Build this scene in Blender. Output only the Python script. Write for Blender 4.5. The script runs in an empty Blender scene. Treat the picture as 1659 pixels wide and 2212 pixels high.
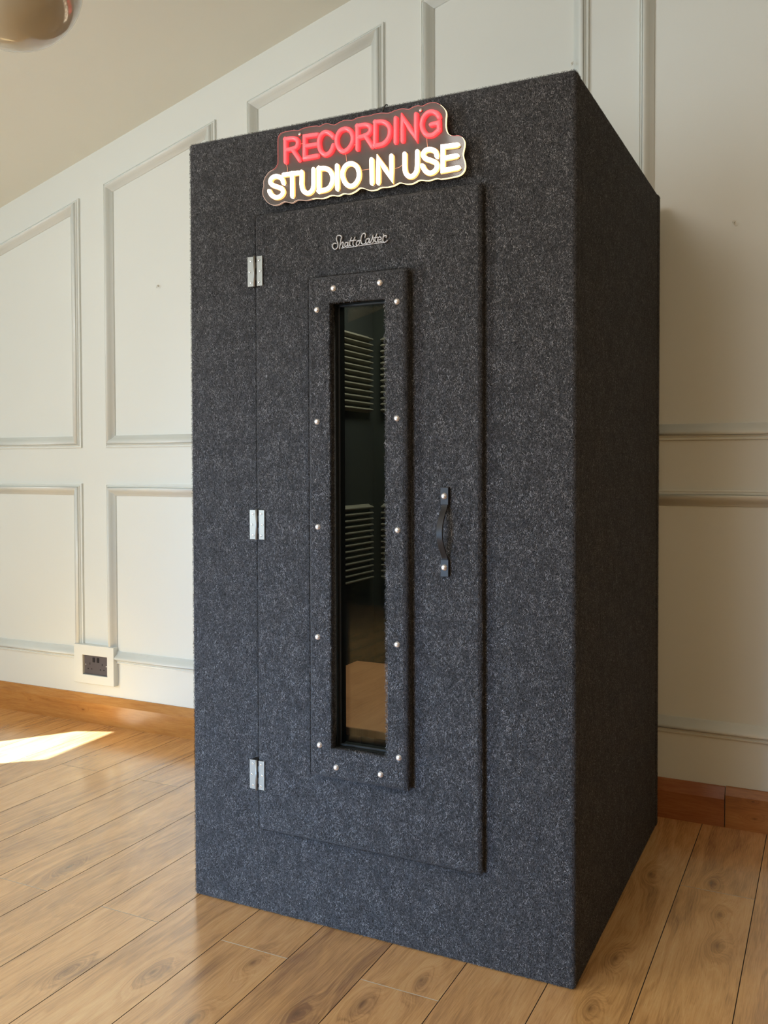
import bpy, bmesh, math, random
import numpy as np
from mathutils import Vector, Matrix
from mathutils.geometry import tessellate_polygon
random.seed(4); rng=np.random.default_rng(7)
C=bpy.context.scene.collection
LETTERS=[('R','red',[(0,0,[(0.3249,1.8811),(0.3245,1.9356)]),(0,1,[(0.3245,1.9356),(0.3475,1.9344),(0.3581,1.9283),(0.3603,1.9192),(0.3561,1.9118),(0.3445,1.9094),(0.326,1.9096)]),(0,0,[(0.3441,1.9088),(0.3645,1.8805)])]),('E','red',[(0,0,[(0.4151,1.9324),(0.3801,1.9339),(0.3798,1.8822),(0.4154,1.8825)]),(0,0,[(0.3813,1.9103),(0.4131,1.9094)])]),('C','red',[(0,1,[(0.4594,1.9208),(0.4506,1.9296),(0.4385,1.9347),(0.4273,1.9301),(0.4207,1.9185),(0.4206,1.9051),(0.4252,1.8918),(0.4358,1.8823),(0.4466,1.8826),(0.455,1.8889),(0.46,1.8994)])]),('O','red',[(1,1,[(0.4919,1.9339),(0.4791,1.9308),(0.4704,1.9186),(0.4698,1.9031),(0.4767,1.889),(0.488,1.882),(0.5002,1.8852),(0.5104,1.896),(0.5134,1.9095),(0.5086,1.9235),(0.5004,1.9313)])]),('R','red',[(0,0,[(0.5257,1.8817),(0.5259,1.9347)]),(0,1,[(0.5259,1.9347),(0.5452,1.9346),(0.5559,1.9309),(0.5611,1.9234),(0.5585,1.9147),(0.5478,1.9096),(0.529,1.9079)]),(0,0,[(0.5465,1.9089),(0.5645,1.8824)])]),('D','red',[(0,1,[(0.5736,1.936),(0.5911,1.9343),(0.6036,1.9272),(0.6109,1.9151),(0.6108,1.9014),(0.6046,1.8903),(0.5923,1.883),(0.5725,1.8825)]),(0,0,[(0.5725,1.8825),(0.5736,1.936)])]),('I','red',[(0,0,[(0.6267,1.935),(0.6262,1.8826)])]),('N','red',[(0,0,[(0.6442,1.8826),(0.644,1.9354),(0.6782,1.883),(0.6786,1.9353)])]),('G','red',[(0,1,[(0.7356,1.9205),(0.729,1.9301),(0.7171,1.9359),(0.7055,1.9338),(0.6963,1.9249),(0.6925,1.9124),(0.6945,1.9001),(0.702,1.8885),(0.7104,1.8842),(0.7223,1.8845),(0.7352,1.8924)]),(0,0,[(0.7352,1.8924),(0.7349,1.9084),(0.7167,1.907)])]),('S','white',[(0,1,[(0.3181,1.8317),(0.3133,1.8421),(0.2992,1.85),(0.2857,1.8478),(0.2797,1.8392),(0.2852,1.8308),(0.299,1.8246),(0.3123,1.8182),(0.3175,1.8082),(0.3106,1.8003),(0.2969,1.7989),(0.2835,1.8058),(0.2772,1.8156)])]),('T','white',[(0,0,[(0.3208,1.8506),(0.3624,1.8492)]),(0,0,[(0.3437,1.8494),(0.3441,1.7966)])]),('U','white',[(0,1,[(0.3714,1.8488),(0.3713,1.8328),(0.3712,1.8184),(0.375,1.8054),(0.3841,1.7983),(0.3936,1.7974),(0.4016,1.8032),(0.4047,1.8147),(0.4048,1.833),(0.4049,1.8501)])]),('D','white',[(0,1,[(0.4203,1.8514),(0.4371,1.8496),(0.4497,1.8422),(0.4571,1.8289),(0.457,1.8147),(0.4499,1.8031),(0.4387,1.7986),(0.42,1.7982)]),(0,0,[(0.42,1.7982),(0.4203,1.8514)])]),('I','white',[(0,0,[(0.4705,1.8494),(0.4711,1.7974)])]),('O','white',[(1,1,[(0.507,1.8507),(0.4942,1.8471),(0.4863,1.8357),(0.4859,1.8217),(0.4931,1.8067),(0.5049,1.7984),(0.5176,1.7998),(0.5272,1.8098),(0.5299,1.8234),(0.5259,1.8379),(0.5174,1.8466)])]),('I','white',[(0,0,[(0.5635,1.8503),(0.5642,1.7985)])]),('N','white',[(0,0,[(0.581,1.7971),(0.5812,1.8507),(0.6159,1.7999),(0.6157,1.8508)])]),('U','white',[(0,1,[(0.6496,1.8503),(0.6495,1.835),(0.6497,1.8198),(0.6524,1.8074),(0.661,1.7994),(0.6712,1.7995),(0.6787,1.8067),(0.6811,1.8176),(0.6814,1.8348),(0.6818,1.8509)])]),('S','white',[(0,1,[(0.7301,1.8354),(0.726,1.8461),(0.7136,1.8524),(0.7019,1.8512),(0.6961,1.8431),(0.7019,1.834),(0.7152,1.8276),(0.7273,1.8206),(0.7309,1.8112),(0.7251,1.8024),(0.7135,1.7996),(0.7019,1.8057),(0.6947,1.8176)])]),('E','white',[(0,0,[(0.78,1.8519),(0.745,1.8533),(0.7449,1.8006),(0.7815,1.8015)]),(0,0,[(0.7461,1.8275),(0.7778,1.8283)])])]
BOARD=[(0.2993,1.9413),(0.3033,1.9505),(0.3132,1.9554),(0.3289,1.9561),(0.3463,1.9557),(0.3598,1.9528),(0.3695,1.9557),(0.3886,1.9569),(0.4113,1.9557),(0.4188,1.9532),(0.4283,1.9561),(0.4413,1.9563),(0.4599,1.9501),(0.4747,1.954),(0.4893,1.9563),(0.5094,1.953),(0.5202,1.9558),(0.54,1.9567),(0.5562,1.9556),(0.5686,1.9571),(0.5863,1.9567),(0.6072,1.9532),(0.6212,1.9562),(0.6418,1.9572),(0.6572,1.9531),(0.6692,1.9563),(0.681,1.9573),(0.6928,1.9545),(0.7062,1.9582),(0.7229,1.9571),(0.7377,1.9491),(0.7476,1.9385),(0.7517,1.9282),(0.7508,1.9135),(0.7508,1.8972),(0.7557,1.8831),(0.7671,1.8758),(0.7801,1.8745),(0.7898,1.8696),(0.7954,1.8606),(0.7962,1.8502),(0.7922,1.8303),(0.797,1.8119),(0.7962,1.7973),(0.7865,1.7869),(0.7686,1.7842),(0.7391,1.7838),(0.7275,1.7869),(0.7059,1.7846),(0.6857,1.7889),(0.6687,1.7837),(0.6517,1.7844),(0.6345,1.7898),(0.6206,1.7856),(0.6032,1.7841),(0.5857,1.7856),(0.5733,1.7819),(0.5555,1.7827),(0.5323,1.792),(0.5177,1.7858),(0.5013,1.7816),(0.4849,1.7846),(0.4701,1.781),(0.4516,1.7849),(0.4292,1.7807),(0.4047,1.7838),(0.3837,1.7817),(0.3646,1.7849),(0.353,1.7856),(0.3394,1.7809),(0.3179,1.7868),(0.3002,1.7817),(0.2824,1.7831),(0.2665,1.7925),(0.2546,1.8088),(0.2527,1.8222),(0.2564,1.8332),(0.2558,1.8431),(0.2609,1.8539),(0.273,1.8654),(0.289,1.8713),(0.2969,1.8799),(0.299,1.8894),(0.2988,1.9203)]
WIRES=[[(0.3223,1.8798),(0.3262,1.8728),(0.3281,1.8653),(0.328,1.8572)],[(0.4914,1.8788),(0.4935,1.8691),(0.4946,1.858)],[(0.5328,1.832),(0.5436,1.832),(0.5561,1.8318)],[(0.7043,1.8831),(0.7043,1.8719),(0.7059,1.8597)],[(0.622,1.8238),(0.6332,1.8245),(0.6401,1.8285)],[(0.3623,1.9186),(0.3719,1.9191)],[(0.5124,1.8935),(0.5187,1.8936)]]
SCREWS=[(0.3643,1.9425),(0.6889,1.9448)]
LOGO=[[(0.4791,1.6804),(0.4781,1.6855),(0.4724,1.6885),(0.4668,1.6867),(0.4655,1.6789),(0.4689,1.6691),(0.4681,1.6607),(0.4611,1.6564),(0.4549,1.6611),(0.4547,1.668),(0.4599,1.6711),(0.4645,1.6698)],[(0.4785,1.6812),(0.4763,1.6725),(0.4736,1.6575)],[(0.4743,1.6633),(0.4809,1.671),(0.4839,1.6691),(0.4824,1.6608),(0.4869,1.6582)],[(0.4955,1.6692),(0.4903,1.6694),(0.4882,1.6644),(0.4894,1.6598),(0.4943,1.6622),(0.4971,1.669)],[(0.4971,1.669),(0.4967,1.6604),(0.5016,1.6614)],[(0.5062,1.6789),(0.5025,1.6707),(0.5016,1.6635),(0.5046,1.6601)],[(0.5156,1.6789),(0.5117,1.6713),(0.5101,1.6631),(0.5131,1.6597)],[(0.5023,1.672),(0.5183,1.6722)],[(0.5246,1.6702),(0.5204,1.6673),(0.5192,1.6617),(0.5234,1.6593),(0.5276,1.6634),(0.5279,1.6685),(0.5246,1.6702),(0.5313,1.6699)],[(0.5427,1.6763),(0.5439,1.6824),(0.5403,1.6856),(0.5355,1.6833),(0.5322,1.6748),(0.5325,1.666),(0.5358,1.6611),(0.5408,1.6609),(0.545,1.6631)],[(0.5542,1.6712),(0.5474,1.6716),(0.5447,1.6662),(0.5471,1.6613),(0.5518,1.6639),(0.555,1.6711)],[(0.555,1.6711),(0.5542,1.6631),(0.5581,1.6627)],[(0.5578,1.6632),(0.5617,1.6701),(0.5635,1.6771),(0.5641,1.6713),(0.5661,1.6649),(0.5629,1.6603)],[(0.5742,1.68),(0.57,1.6702),(0.5697,1.6635),(0.5741,1.662)],[(0.5677,1.6722),(0.5765,1.6726)],[(0.5775,1.6658),(0.5859,1.6667),(0.5838,1.6725),(0.5791,1.6716),(0.5767,1.6658),(0.5794,1.6609),(0.5871,1.6622)],[(0.5924,1.6773),(0.5906,1.6695),(0.5906,1.6618),(0.5947,1.6588),(0.6021,1.6623)],[(0.5909,1.6695),(0.5939,1.6734),(0.5992,1.6734),(0.5988,1.6696)]]
LOGOBAR=[(0.4778,1.6583),(0.5047,1.6579),(0.5385,1.659),(0.5801,1.6596),(0.5977,1.6594)]

W,D,H=1.0415,0.957,1.983          # booth
YW=1.037                          # back wall plane
def ceil_z(x): return 2.716+.285*(x+.721)
# ------------------------------------------------------------------ materials
def nmat(name):
    m=bpy.data.materials.new(name); m.use_nodes=True
    nt=m.node_tree; nt.nodes.clear()
    out=nt.nodes.new('ShaderNodeOutputMaterial'); b=nt.nodes.new('ShaderNodeBsdfPrincipled')
    nt.links.new(b.outputs[0],out.inputs[0]); return m,nt,b,out
class N:
    """tiny helper for node graphs"""
    def __init__(s,nt): s.nt=nt
    def n(s,t,**k):
        x=s.nt.nodes.new(t)
        for a,v in k.items(): setattr(x,a,v)
        return x
    def put(s,i,v):
        if isinstance(v,bpy.types.NodeSocket): s.nt.links.new(v,i)
        else: i.default_value=v
    def m(s,op,a,b=0.0,c=0.0,clamp=False):
        x=s.n('ShaderNodeMath',operation=op,use_clamp=clamp)
        s.put(x.inputs[0],a); s.put(x.inputs[1],b); s.put(x.inputs[2],c); return x.outputs[0]
    def xyz(s,x,y,z):
        c=s.n('ShaderNodeCombineXYZ'); s.put(c.inputs[0],x); s.put(c.inputs[1],y); s.put(c.inputs[2],z); return c.outputs[0]
    def noise(s,vec,scale,detail=2,rough=.5,dist=0.0):
        x=s.n('ShaderNodeTexNoise'); s.put(x.inputs['Vector'],vec); s.put(x.inputs['Scale'],scale)
        x.inputs['Detail'].default_value=detail; x.inputs['Roughness'].default_value=rough; x.inputs['Distortion'].default_value=dist
        return x.outputs[0]
    def ramp(s,f,stops):
        r=s.n('ShaderNodeValToRGB'); s.put(r.inputs[0],f); e=r.color_ramp.elements
        while len(e)<len(stops): e.new(.5)
        for q,(p,c) in zip(e,stops): q.position=p; q.color=(*c,1) if len(c)==3 else c
        return r.outputs[0]
    def mix(s,f,a,b,mode='MIX'):
        x=s.n('ShaderNodeMix',data_type='RGBA',blend_type=mode)
        s.put(x.inputs[0],f); s.put(x.inputs[6],a); s.put(x.inputs[7],b); return x.outputs[2]
    def smooth(s,v,a,b):
        x=s.n('ShaderNodeMapRange',interpolation_type='SMOOTHSTEP'); s.put(x.inputs[0],v)
        x.inputs[1].default_value=a; x.inputs[2].default_value=b; return x.outputs[0]
def simple(name,col,rough=.5,metal=0.0,emit=None,es=0.0,coat=0.0,bump=None):
    m,nt,b,o=nmat(name); g=N(nt)
    b.inputs['Base Color'].default_value=(*col,1); b.inputs['Roughness'].default_value=rough; b.inputs['Metallic'].default_value=metal
    b.inputs['Coat Weight'].default_value=coat
    if emit: b.inputs['Emission Color'].default_value=(*emit,1); b.inputs['Emission Strength'].default_value=es
    tc=g.n('ShaderNodeTexCoord').outputs['Object']
    v=g.noise(tc,(bump or (40,0))[0],3)
    c=g.mix(g.m('MULTIPLY',v,.12),(*col,1),(*[x*.6 for x in col],1)); g.put(b.inputs['Base Color'],c)
    if bump:
        bp=g.n('ShaderNodeBump'); g.put(bp.inputs['Height'],v); bp.inputs['Strength'].default_value=bump[1]; bp.inputs['Distance'].default_value=.001
        nt.links.new(bp.outputs[0],b.inputs['Normal'])
    return m
def paint(name,col,rough,spec=.5):
    m,nt,b,o=nmat(name); g=N(nt)
    tc=g.n('ShaderNodeNewGeometry').outputs['Position']
    big=g.noise(tc,1.3,3); fine=g.noise(tc,260,2)
    c=g.mix(big,(*[x*.965 for x in col],1),(*[min(1,x*1.02) for x in col],1))
    g.put(b.inputs['Base Color'],c); b.inputs['Roughness'].default_value=rough; b.inputs['Specular IOR Level'].default_value=spec
    bp=g.n('ShaderNodeBump'); g.put(bp.inputs['Height'],g.m('ADD',fine,g.m('MULTIPLY',g.noise(tc,9,2),3.0))); bp.inputs['Strength'].default_value=.10; bp.inputs['Distance'].default_value=.0012
    nt.links.new(bp.outputs[0],b.inputs['Normal']); return m
def wood(name,light,mid,dark,along='y',rough=.3,coat=0.0,knots=(),plank=False,ringscale=1.0,contrast=1.0):
    """grain field g = across*K + bumps round knots ; contour bands of g give the swirls"""
    m,nt,b,o=nmat(name); g=N(nt)
    pos=g.n('ShaderNodeNewGeometry').outputs['Position']
    s=g.n('ShaderNodeSeparateXYZ'); nt.links.new(pos,s.inputs[0])
    X,Y,Z=s.outputs
    if along=='y': ac,al=X,Y
    else: ac,al=Z,X
    if plank:
        at=g.n('ShaderNodeAttribute',attribute_name='plank'); sp=g.n('ShaderNodeSeparateColor'); nt.links.new(at.outputs[0],sp.inputs[0])
        ra,rb,rc=sp.outputs[0],sp.outputs[1],sp.outputs[2]
    else: ra=rb=rc=0.5
    off=g.m('MULTIPLY',ra,37.0)
    warp=g.noise(g.xyz(g.m('MULTIPLY',ac,22.0),g.m('ADD',g.m('MULTIPLY',al,9.0),off),off),1.0,3,.6)
    # knot field
    K=None; core=None
    for (kx,ky,r) in knots:
        dx=g.m('DIVIDE',g.m('SUBTRACT',ac,kx),r); dy=g.m('DIVIDE',g.m('SUBTRACT',al,ky),r*2.4)
        d2=g.m('MULTIPLY',g.m('ADD',g.m('MULTIPLY',dx,dx),g.m('MULTIPLY',dy,dy)),g.m('ADD',.35,g.m('MULTIPLY',warp,1.5)))
        e=g.m('EXPONENT',g.m('MULTIPLY',d2,-1.0)); ec=g.m('EXPONENT',g.m('MULTIPLY',d2,-14.0))
        K=e if K is None else g.m('ADD',K,e); core=ec if core is None else g.m('ADD',core,ec)
    # random small knots from stretched voronoi
    vv=g.xyz(g.m('MULTIPLY',ac,5.0),g.m('ADD',g.m('MULTIPLY',al,1.5),off),off)
    vo=g.n('ShaderNodeTexVoronoi'); nt.links.new(vv,vo.inputs['Vector']); vo.inputs['Scale'].default_value=.8
    rd=vo.outputs['Distance']; r2=g.m('MULTIPLY',rd,rd)
    re=g.m('MULTIPLY',g.m('EXPONENT',g.m('MULTIPLY',r2,-22.0)),.55); rcore=g.m('MULTIPLY',g.m('EXPONENT',g.m('MULTIPLY',r2,-500.0)),.6)
    K=re if K is None else g.m('ADD',K,re); core=rcore if core is None else g.m('ADD',core,rcore)
    low=g.noise(g.xyz(g.m('MULTIPLY',ac,7.0),g.m('ADD',g.m('MULTIPLY',al,1.1),off),off),1.0,3,.55)
    fld=g.m('ADD',g.m('MULTIPLY',ac,24.0*ringscale),g.m('ADD',g.m('MULTIPLY',low,9.0*ringscale),g.m('MULTIPLY',K,4.2*ringscale)))
    rings=g.noise(g.xyz(fld,g.m('MULTIPLY',al,.5),off),1.7,3,.6)
    fine=g.noise(g.xyz(g.m('ADD',g.m('MULTIPLY',ac,330.0),g.m('MULTIPLY',K,14.0)),g.m('MULTIPLY',al,16.0),off),1.0,3,.6)
    pores=g.noise(g.xyz(g.m('MULTIPLY',ac,700.0),g.m('MULTIPLY',al,38.0),off),1.0,1,.5)
    blot=g.noise(g.xyz(g.m('MULTIPLY',ac,11.0),g.m('ADD',g.m('MULTIPLY',al,2.6),off),off),1.0,4,.6)
    t=g.m('ADD',g.m('MULTIPLY',rings,.48*contrast),g.m('ADD',g.m('MULTIPLY',fine,.38),g.m('ADD',g.m('MULTIPLY',blot,.55),g.m('MULTIPLY',K,.10))))
    t=g.m('ADD',t,g.m('MULTIPLY',g.m('SUBTRACT',rb,.5),.10))
    c=g.ramp(t,[(.46,light),(.68,mid),(.92,dark)])
    c=g.mix(g.m('MULTIPLY',g.smooth(pores,.60,.74),.22),c,(*dark,1))
    c=g.mix(g.m('MULTIPLY',core,.65,clamp=True),c,(*[x*.42 for x in dark],1))
    g.put(b.inputs['Base Color'],c)
    g.put(b.inputs['Roughness'],g.m('ADD',g.m('MULTIPLY',fine,.10),rough-.05))
    b.inputs['Coat Weight'].default_value=coat; b.inputs['Coat Roughness'].default_value=.19 if plank else .14
    if plank: b.inputs['IOR'].default_value=1.6; b.inputs['Coat IOR'].default_value=2.2
    bp=g.n('ShaderNodeBump'); g.put(bp.inputs['Height'],g.m('ADD',fine,g.m('MULTIPLY',rings,.5))); bp.inputs['Strength'].default_value=.08; bp.inputs['Distance'].default_value=.0008
    nt.links.new(bp.outputs[0],b.inputs['Normal'])
    return m
M={}
M['wall']=paint('wall_paint',(.745,.765,.725),.42,.5)
M['trim']=paint('trim_paint',(.755,.775,.735),.34,.5)
M['ceil']=paint('ceiling_paint',(.88,.88,.80),.8,.3)
M['room']=paint('room_paint',(.58,.585,.53),.8,.2)
M['room_front']=paint('deep_green_paint',(.10,.13,.10),.8,.2)
FK=[(-.026,-.40,.026),(.534,-.312,.026),(.642,-.226,.028),(1.088,.608,.026),(1.25,.623,.024),(1.303,.312,.030),(1.094,.161,.027),(1.087,-.045,.026),(-.432,-.025,.024),(.154,-.321,.027),(.72,-.10,.026),(.349,-.42,.027),(.337,-.199,.024),(1.29,.46,.026),(.90,-.30,.024)]
M['room_dark']=paint('room_dark_paint',(.16,.115,.075),.8,.2)
M['floor']=wood('oak_laminate',(.90,.55,.235),(.74,.395,.14),(.33,.165,.065),'y',.24,1.0,FK,True)
M['groove']=simple('plank_groove',(.05,.028,.012),.8)
M['butt']=simple('plank_end_bevel',(.42,.33,.22),.6)
M['pine']=wood('varnished_pine',(.54,.27,.075),(.44,.19,.045),(.26,.10,.022),'x',.25,.5,[(.062,-1.83,.007),(.055,-1.50,.011)],False,2.4,.6)
M['pine_shaded']=wood('shaded_pine_skirting',(.44,.18,.065),(.34,.115,.038),(.20,.06,.02),'x',.3,.4,[],False,2.0,.7)  # same pine as the left board, with shade put in as darker, redder wood
M['pine_end']=wood('knotty_skirting',(.50,.24,.07),(.40,.16,.042),(.22,.08,.022),'x',.3,.4,[(.095,1.325,.010),(.042,1.33,.013)],False,2.0,.7)
M['bench']=wood('bench_wood',(.62,.31,.15),(.55,.26,.12),(.38,.16,.07),'y',.4,0,[(.25,.30,.03)],False,1.4,.8)
def felt(name,k):
    m,nt,b,o=nmat(name); g=N(nt)
    tc=g.n('ShaderNodeTexCoord').outputs['Object']
    mp=g.n('ShaderNodeMapping'); nt.links.new(tc,mp.inputs[0]); mp.inputs['Scale'].default_value=(1,1,.6)
    v=mp.outputs[0]
    lines=None
    for i,(sc,di) in enumerate([(210,1.2),(300,1.6)]):
        n=g.noise(v,sc,2,.5,di); r=g.m('ABSOLUTE',g.m('SUBTRACT',n,.5)); l=g.m('SUBTRACT',1.0,g.smooth(r,.0,.07))
        lines=l if lines is None else g.m('MAXIMUM',lines,l)
    blot=g.noise(tc,14,3); blot2=g.noise(tc,3,2)
    t=g.m('MULTIPLY',lines,g.m('ADD',.35,g.m('MULTIPLY',blot,.9)))
    c=g.mix(t,(*[x*k for x in (.013,.013,.0138)],1),(*[x*k for x in (.16,.16,.17)],1))
    c=g.mix(g.m('MULTIPLY',blot2,.35),c,(*[x*k for x in (.03,.0298,.032)],1))
    g.put(b.inputs['Base Color'],c); b.inputs['Roughness'].default_value=.95; b.inputs['Specular IOR Level'].default_value=.08
    b.inputs['Sheen Weight'].default_value=.15; b.inputs['Sheen Roughness'].default_value=.5
    bp=g.n('ShaderNodeBump'); g.put(bp.inputs['Height'],lines); bp.inputs['Strength'].default_value=.8; bp.inputs['Distance'].default_value=.0015
    nt.links.new(bp.outputs[0],b.inputs['Normal']); return m
M['felt']=felt('charcoal_carpet',1.0)
def fibre_mat():
    m,nt,b,o=nmat('carpet_fibre'); g=N(nt)
    at=g.n('ShaderNodeAttribute',attribute_name='fib').outputs['Fac']
    c=g.ramp(at,[(0,(.009,.009,.0095)),(.35,(.046,.0455,.047)),(.8,(.165,.163,.169)),(1,(.54,.535,.545))])
    g.put(b.inputs['Base Color'],c); b.inputs['Roughness'].default_value=.8; b.inputs['Specular IOR Level'].default_value=.25
    return m
M['fibre']=fibre_mat()
M['lining']=simple('dark_lining',(.003,.0058,.0048),.9)
M['foam']=simple('grey_foam',(.15,.14,.108),.9)
M['steel']=simple('stainless_steel',(.30,.295,.27),.40,.75)
M['stud']=simple('polished_steel_stud',(.95,.95,.97),.28,.85)
M['screw']=simple('bright_screw',(.75,.75,.72),.25,.8)
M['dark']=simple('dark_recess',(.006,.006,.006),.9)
M['leather']=simple('black_leather',(.014,.012,.011),.5,0,bump=(300,.15))
M['badge']=simple('brushed_silver_badge',(.50,.49,.49),.45,.6)
M['gasket']=simple('black_rubber',(.01,.011,.010),.5)
M['sockplate']=simple('pewter_plate',(.115,.10,.105),.45,.3)
M['black']=simple('black_plastic',(.012,.01,.01),.4)
M['white_cord']=simple('white_cord',(.7,.68,.6),.5)
M['brass']=simple('brass_cap',(.5,.38,.16),.3,1.0)
M['globe']=simple('glazed_globe',(.64,.63,.52),.14,0,coat=.6)
M['red']=simple('red_neon_tube',(.8,.10,.12),.25,0,(1.0,.085,.095),1.3)
M['red_side']=simple('red_neon_side',(.7,.06,.08),.35,0,(1.0,.010,.012),6.0)
M['white']=simple('warm_neon_tube',(.9,.85,.7),.3,0,(1.0,.86,.62),4.5)
M['white_side']=simple('amber_halo_side',(.9,.7,.4),.4,0,(1.0,.45,.13),1.6)
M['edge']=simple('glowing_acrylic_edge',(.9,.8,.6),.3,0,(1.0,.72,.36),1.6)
M['edge_red']=simple('red_glow_edge',(.5,.2,.2),.3,0,(.9,.12,.10),.35)
M['edge_dim']=simple('dim_glow_edge',(.6,.5,.45),.3,0,(.9,.55,.4),.35)
M['wire']=simple('thin_glow_wire',(.8,.45,.3),.4,0,(1,.45,.25),.35)  # plain wire given weak emission, as if lit by the tubes
def clearmix(name,tint,fac_base,rough,body,bodyfac):
    m=bpy.data.materials.new(name); m.use_nodes=True; nt=m.node_tree; nt.nodes.clear(); g=N(nt)
    o=g.n('ShaderNodeOutputMaterial'); tr=g.n('ShaderNodeBsdfTransparent'); tr.inputs[0].default_value=(*tint,1)
    gl=g.n('ShaderNodeBsdfGlossy'); gl.inputs['Roughness'].default_value=rough
    df=g.n('ShaderNodeBsdfDiffuse'); df.inputs[0].default_value=(*body,1)
    fr=g.n('ShaderNodeFresnel'); fr.inputs[0].default_value=fac_base
    geo=g.n('ShaderNodeNewGeometry').outputs['Position']; v=g.noise(geo,7,2)
    a=g.n('ShaderNodeMixShader'); g.put(a.inputs[0],g.m('MULTIPLY',g.m('ADD',v,.5),bodyfac)); nt.links.new(tr.outputs[0],a.inputs[1]); nt.links.new(df.outputs[0],a.inputs[2])
    c=g.n('ShaderNodeMixShader'); nt.links.new(fr.outputs[0],c.inputs[0]); nt.links.new(a.outputs[0],c.inputs[1]); nt.links.new(gl.outputs[0],c.inputs[2])
    nt.links.new(c.outputs[0],o.inputs[0]); return m
M['glass']=clearmix('window_glass',(.90,.95,.92),1.5,.02,(.02,.022,.02),.02)
M['acrylic']=clearmix('clear_acrylic',(.80,.76,.74),1.5,.06,(.17,.15,.145),.55)
# ------------------------------------------------------------------ mesh helpers
def empty(name,loc,label,cat,group=None):
    o=bpy.data.objects.new(name,None); C.objects.link(o); o.location=loc; o.empty_display_size=.1
    o['label']=label; o['category']=cat
    if group: o['group']=group
    return o
def rootloc(p):
    l=Vector((0,0,0))
    while p: l+=p.location; p=p.parent
    return l
def link(name,me,mats,parent=None,**props):
    o=bpy.data.objects.new(name,me); C.objects.link(o)
    for m in mats: me.materials.append(m)
    if parent:
        o.parent=parent; off=rootloc(parent); me.transform(Matrix.Translation(-off))
    for k,v in props.items(): o[k]=v
    return o
def fin(name,bm,mats,parent=None,smooth=False,**props):
    bmesh.ops.recalc_face_normals(bm,faces=bm.faces)
    me=bpy.data.meshes.new(name); bm.to_mesh(me); bm.free()
    if smooth: me.polygons.foreach_set('use_smooth',[True]*len(me.polygons))
    if not isinstance(mats,(list,tuple)): mats=[mats]
    return link(name,me,mats,parent,**props)
def box(bm,x0,x1,y0,y1,z0,z1,bev=0,seg=2,mi=0):
    r=bmesh.ops.create_cube(bm,size=1,matrix=Matrix.Translation(((x0+x1)/2,(y0+y1)/2,(z0+z1)/2))@Matrix.Diagonal((x1-x0,y1-y0,z1-z0,1)))
    vs=r['verts']; fs={f for v in vs for f in v.link_faces}
    for f in fs: f.material_index=mi
    if bev:
        es={e for v in vs for e in v.link_edges}
        bmesh.ops.bevel(bm,geom=list(es),offset=bev,segments=seg,affect='EDGES',profile=.5)
def ring_slab(bm,o,h,y0,y1,bev=.006,seg=3):
    """rectangular slab (x0,x1,z0,z1)=o with a rectangular hole h, one closed body with rounded edges"""
    def loop(r,y): x0,x1,z0,z1=r; return [bm.verts.new(p) for p in ((x0,y,z0),(x1,y,z0),(x1,y,z1),(x0,y,z1))]
    of,hf,ob,hb=loop(o,y0),loop(h,y0),loop(o,y1),loop(h,y1)
    new=[]
    for i in range(4):
        j=(i+1)%4
        new+=[bm.faces.new((of[i],of[j],hf[j],hf[i])),bm.faces.new((ob[j],ob[i],hb[i],hb[j])),
              bm.faces.new((of[j],of[i],ob[i],ob[j])),bm.faces.new((hf[i],hf[j],hb[j],hb[i]))]
    if bev:
        es={e for f in new for e in f.edges if len({round(v.co.y,5) for v in e.verts})==1 and abs(e.verts[0].co.y-y0)<1e-6}
        vis=[e for e in es if (e.verts[0] in of and e.verts[1] in of) or (e.verts[0] in hf and e.verts[1] in hf)]
        vert=[e for f in new for e in f.edges if e.verts[0] in of and e.verts[1] in ob or e.verts[1] in of and e.verts[0] in ob]
        bmesh.ops.bevel(bm,geom=list(set(vis+vert)),offset=bev,segments=seg,affect='EDGES',profile=.5)
def catmull(p,closed,n=6):
    P=[Vector(q) for q in p]; m=len(P); out=[]
    rg=range(m if closed else m-1)
    for i in rg:
        if closed: a,b,c,d=P[(i-1)%m],P[i],P[(i+1)%m],P[(i+2)%m]
        else: a,b,c,d=P[max(i-1,0)],P[i],P[i+1],P[min(i+2,m-1)]
        for k in range(n):
            t=k/n; out.append(.5*((2*b)+(c-a)*t+(2*a-5*b+4*c-d)*t*t+(3*b-a-3*c+d)*t**3))
    if not closed: out.append(P[-1])
    return out
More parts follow.
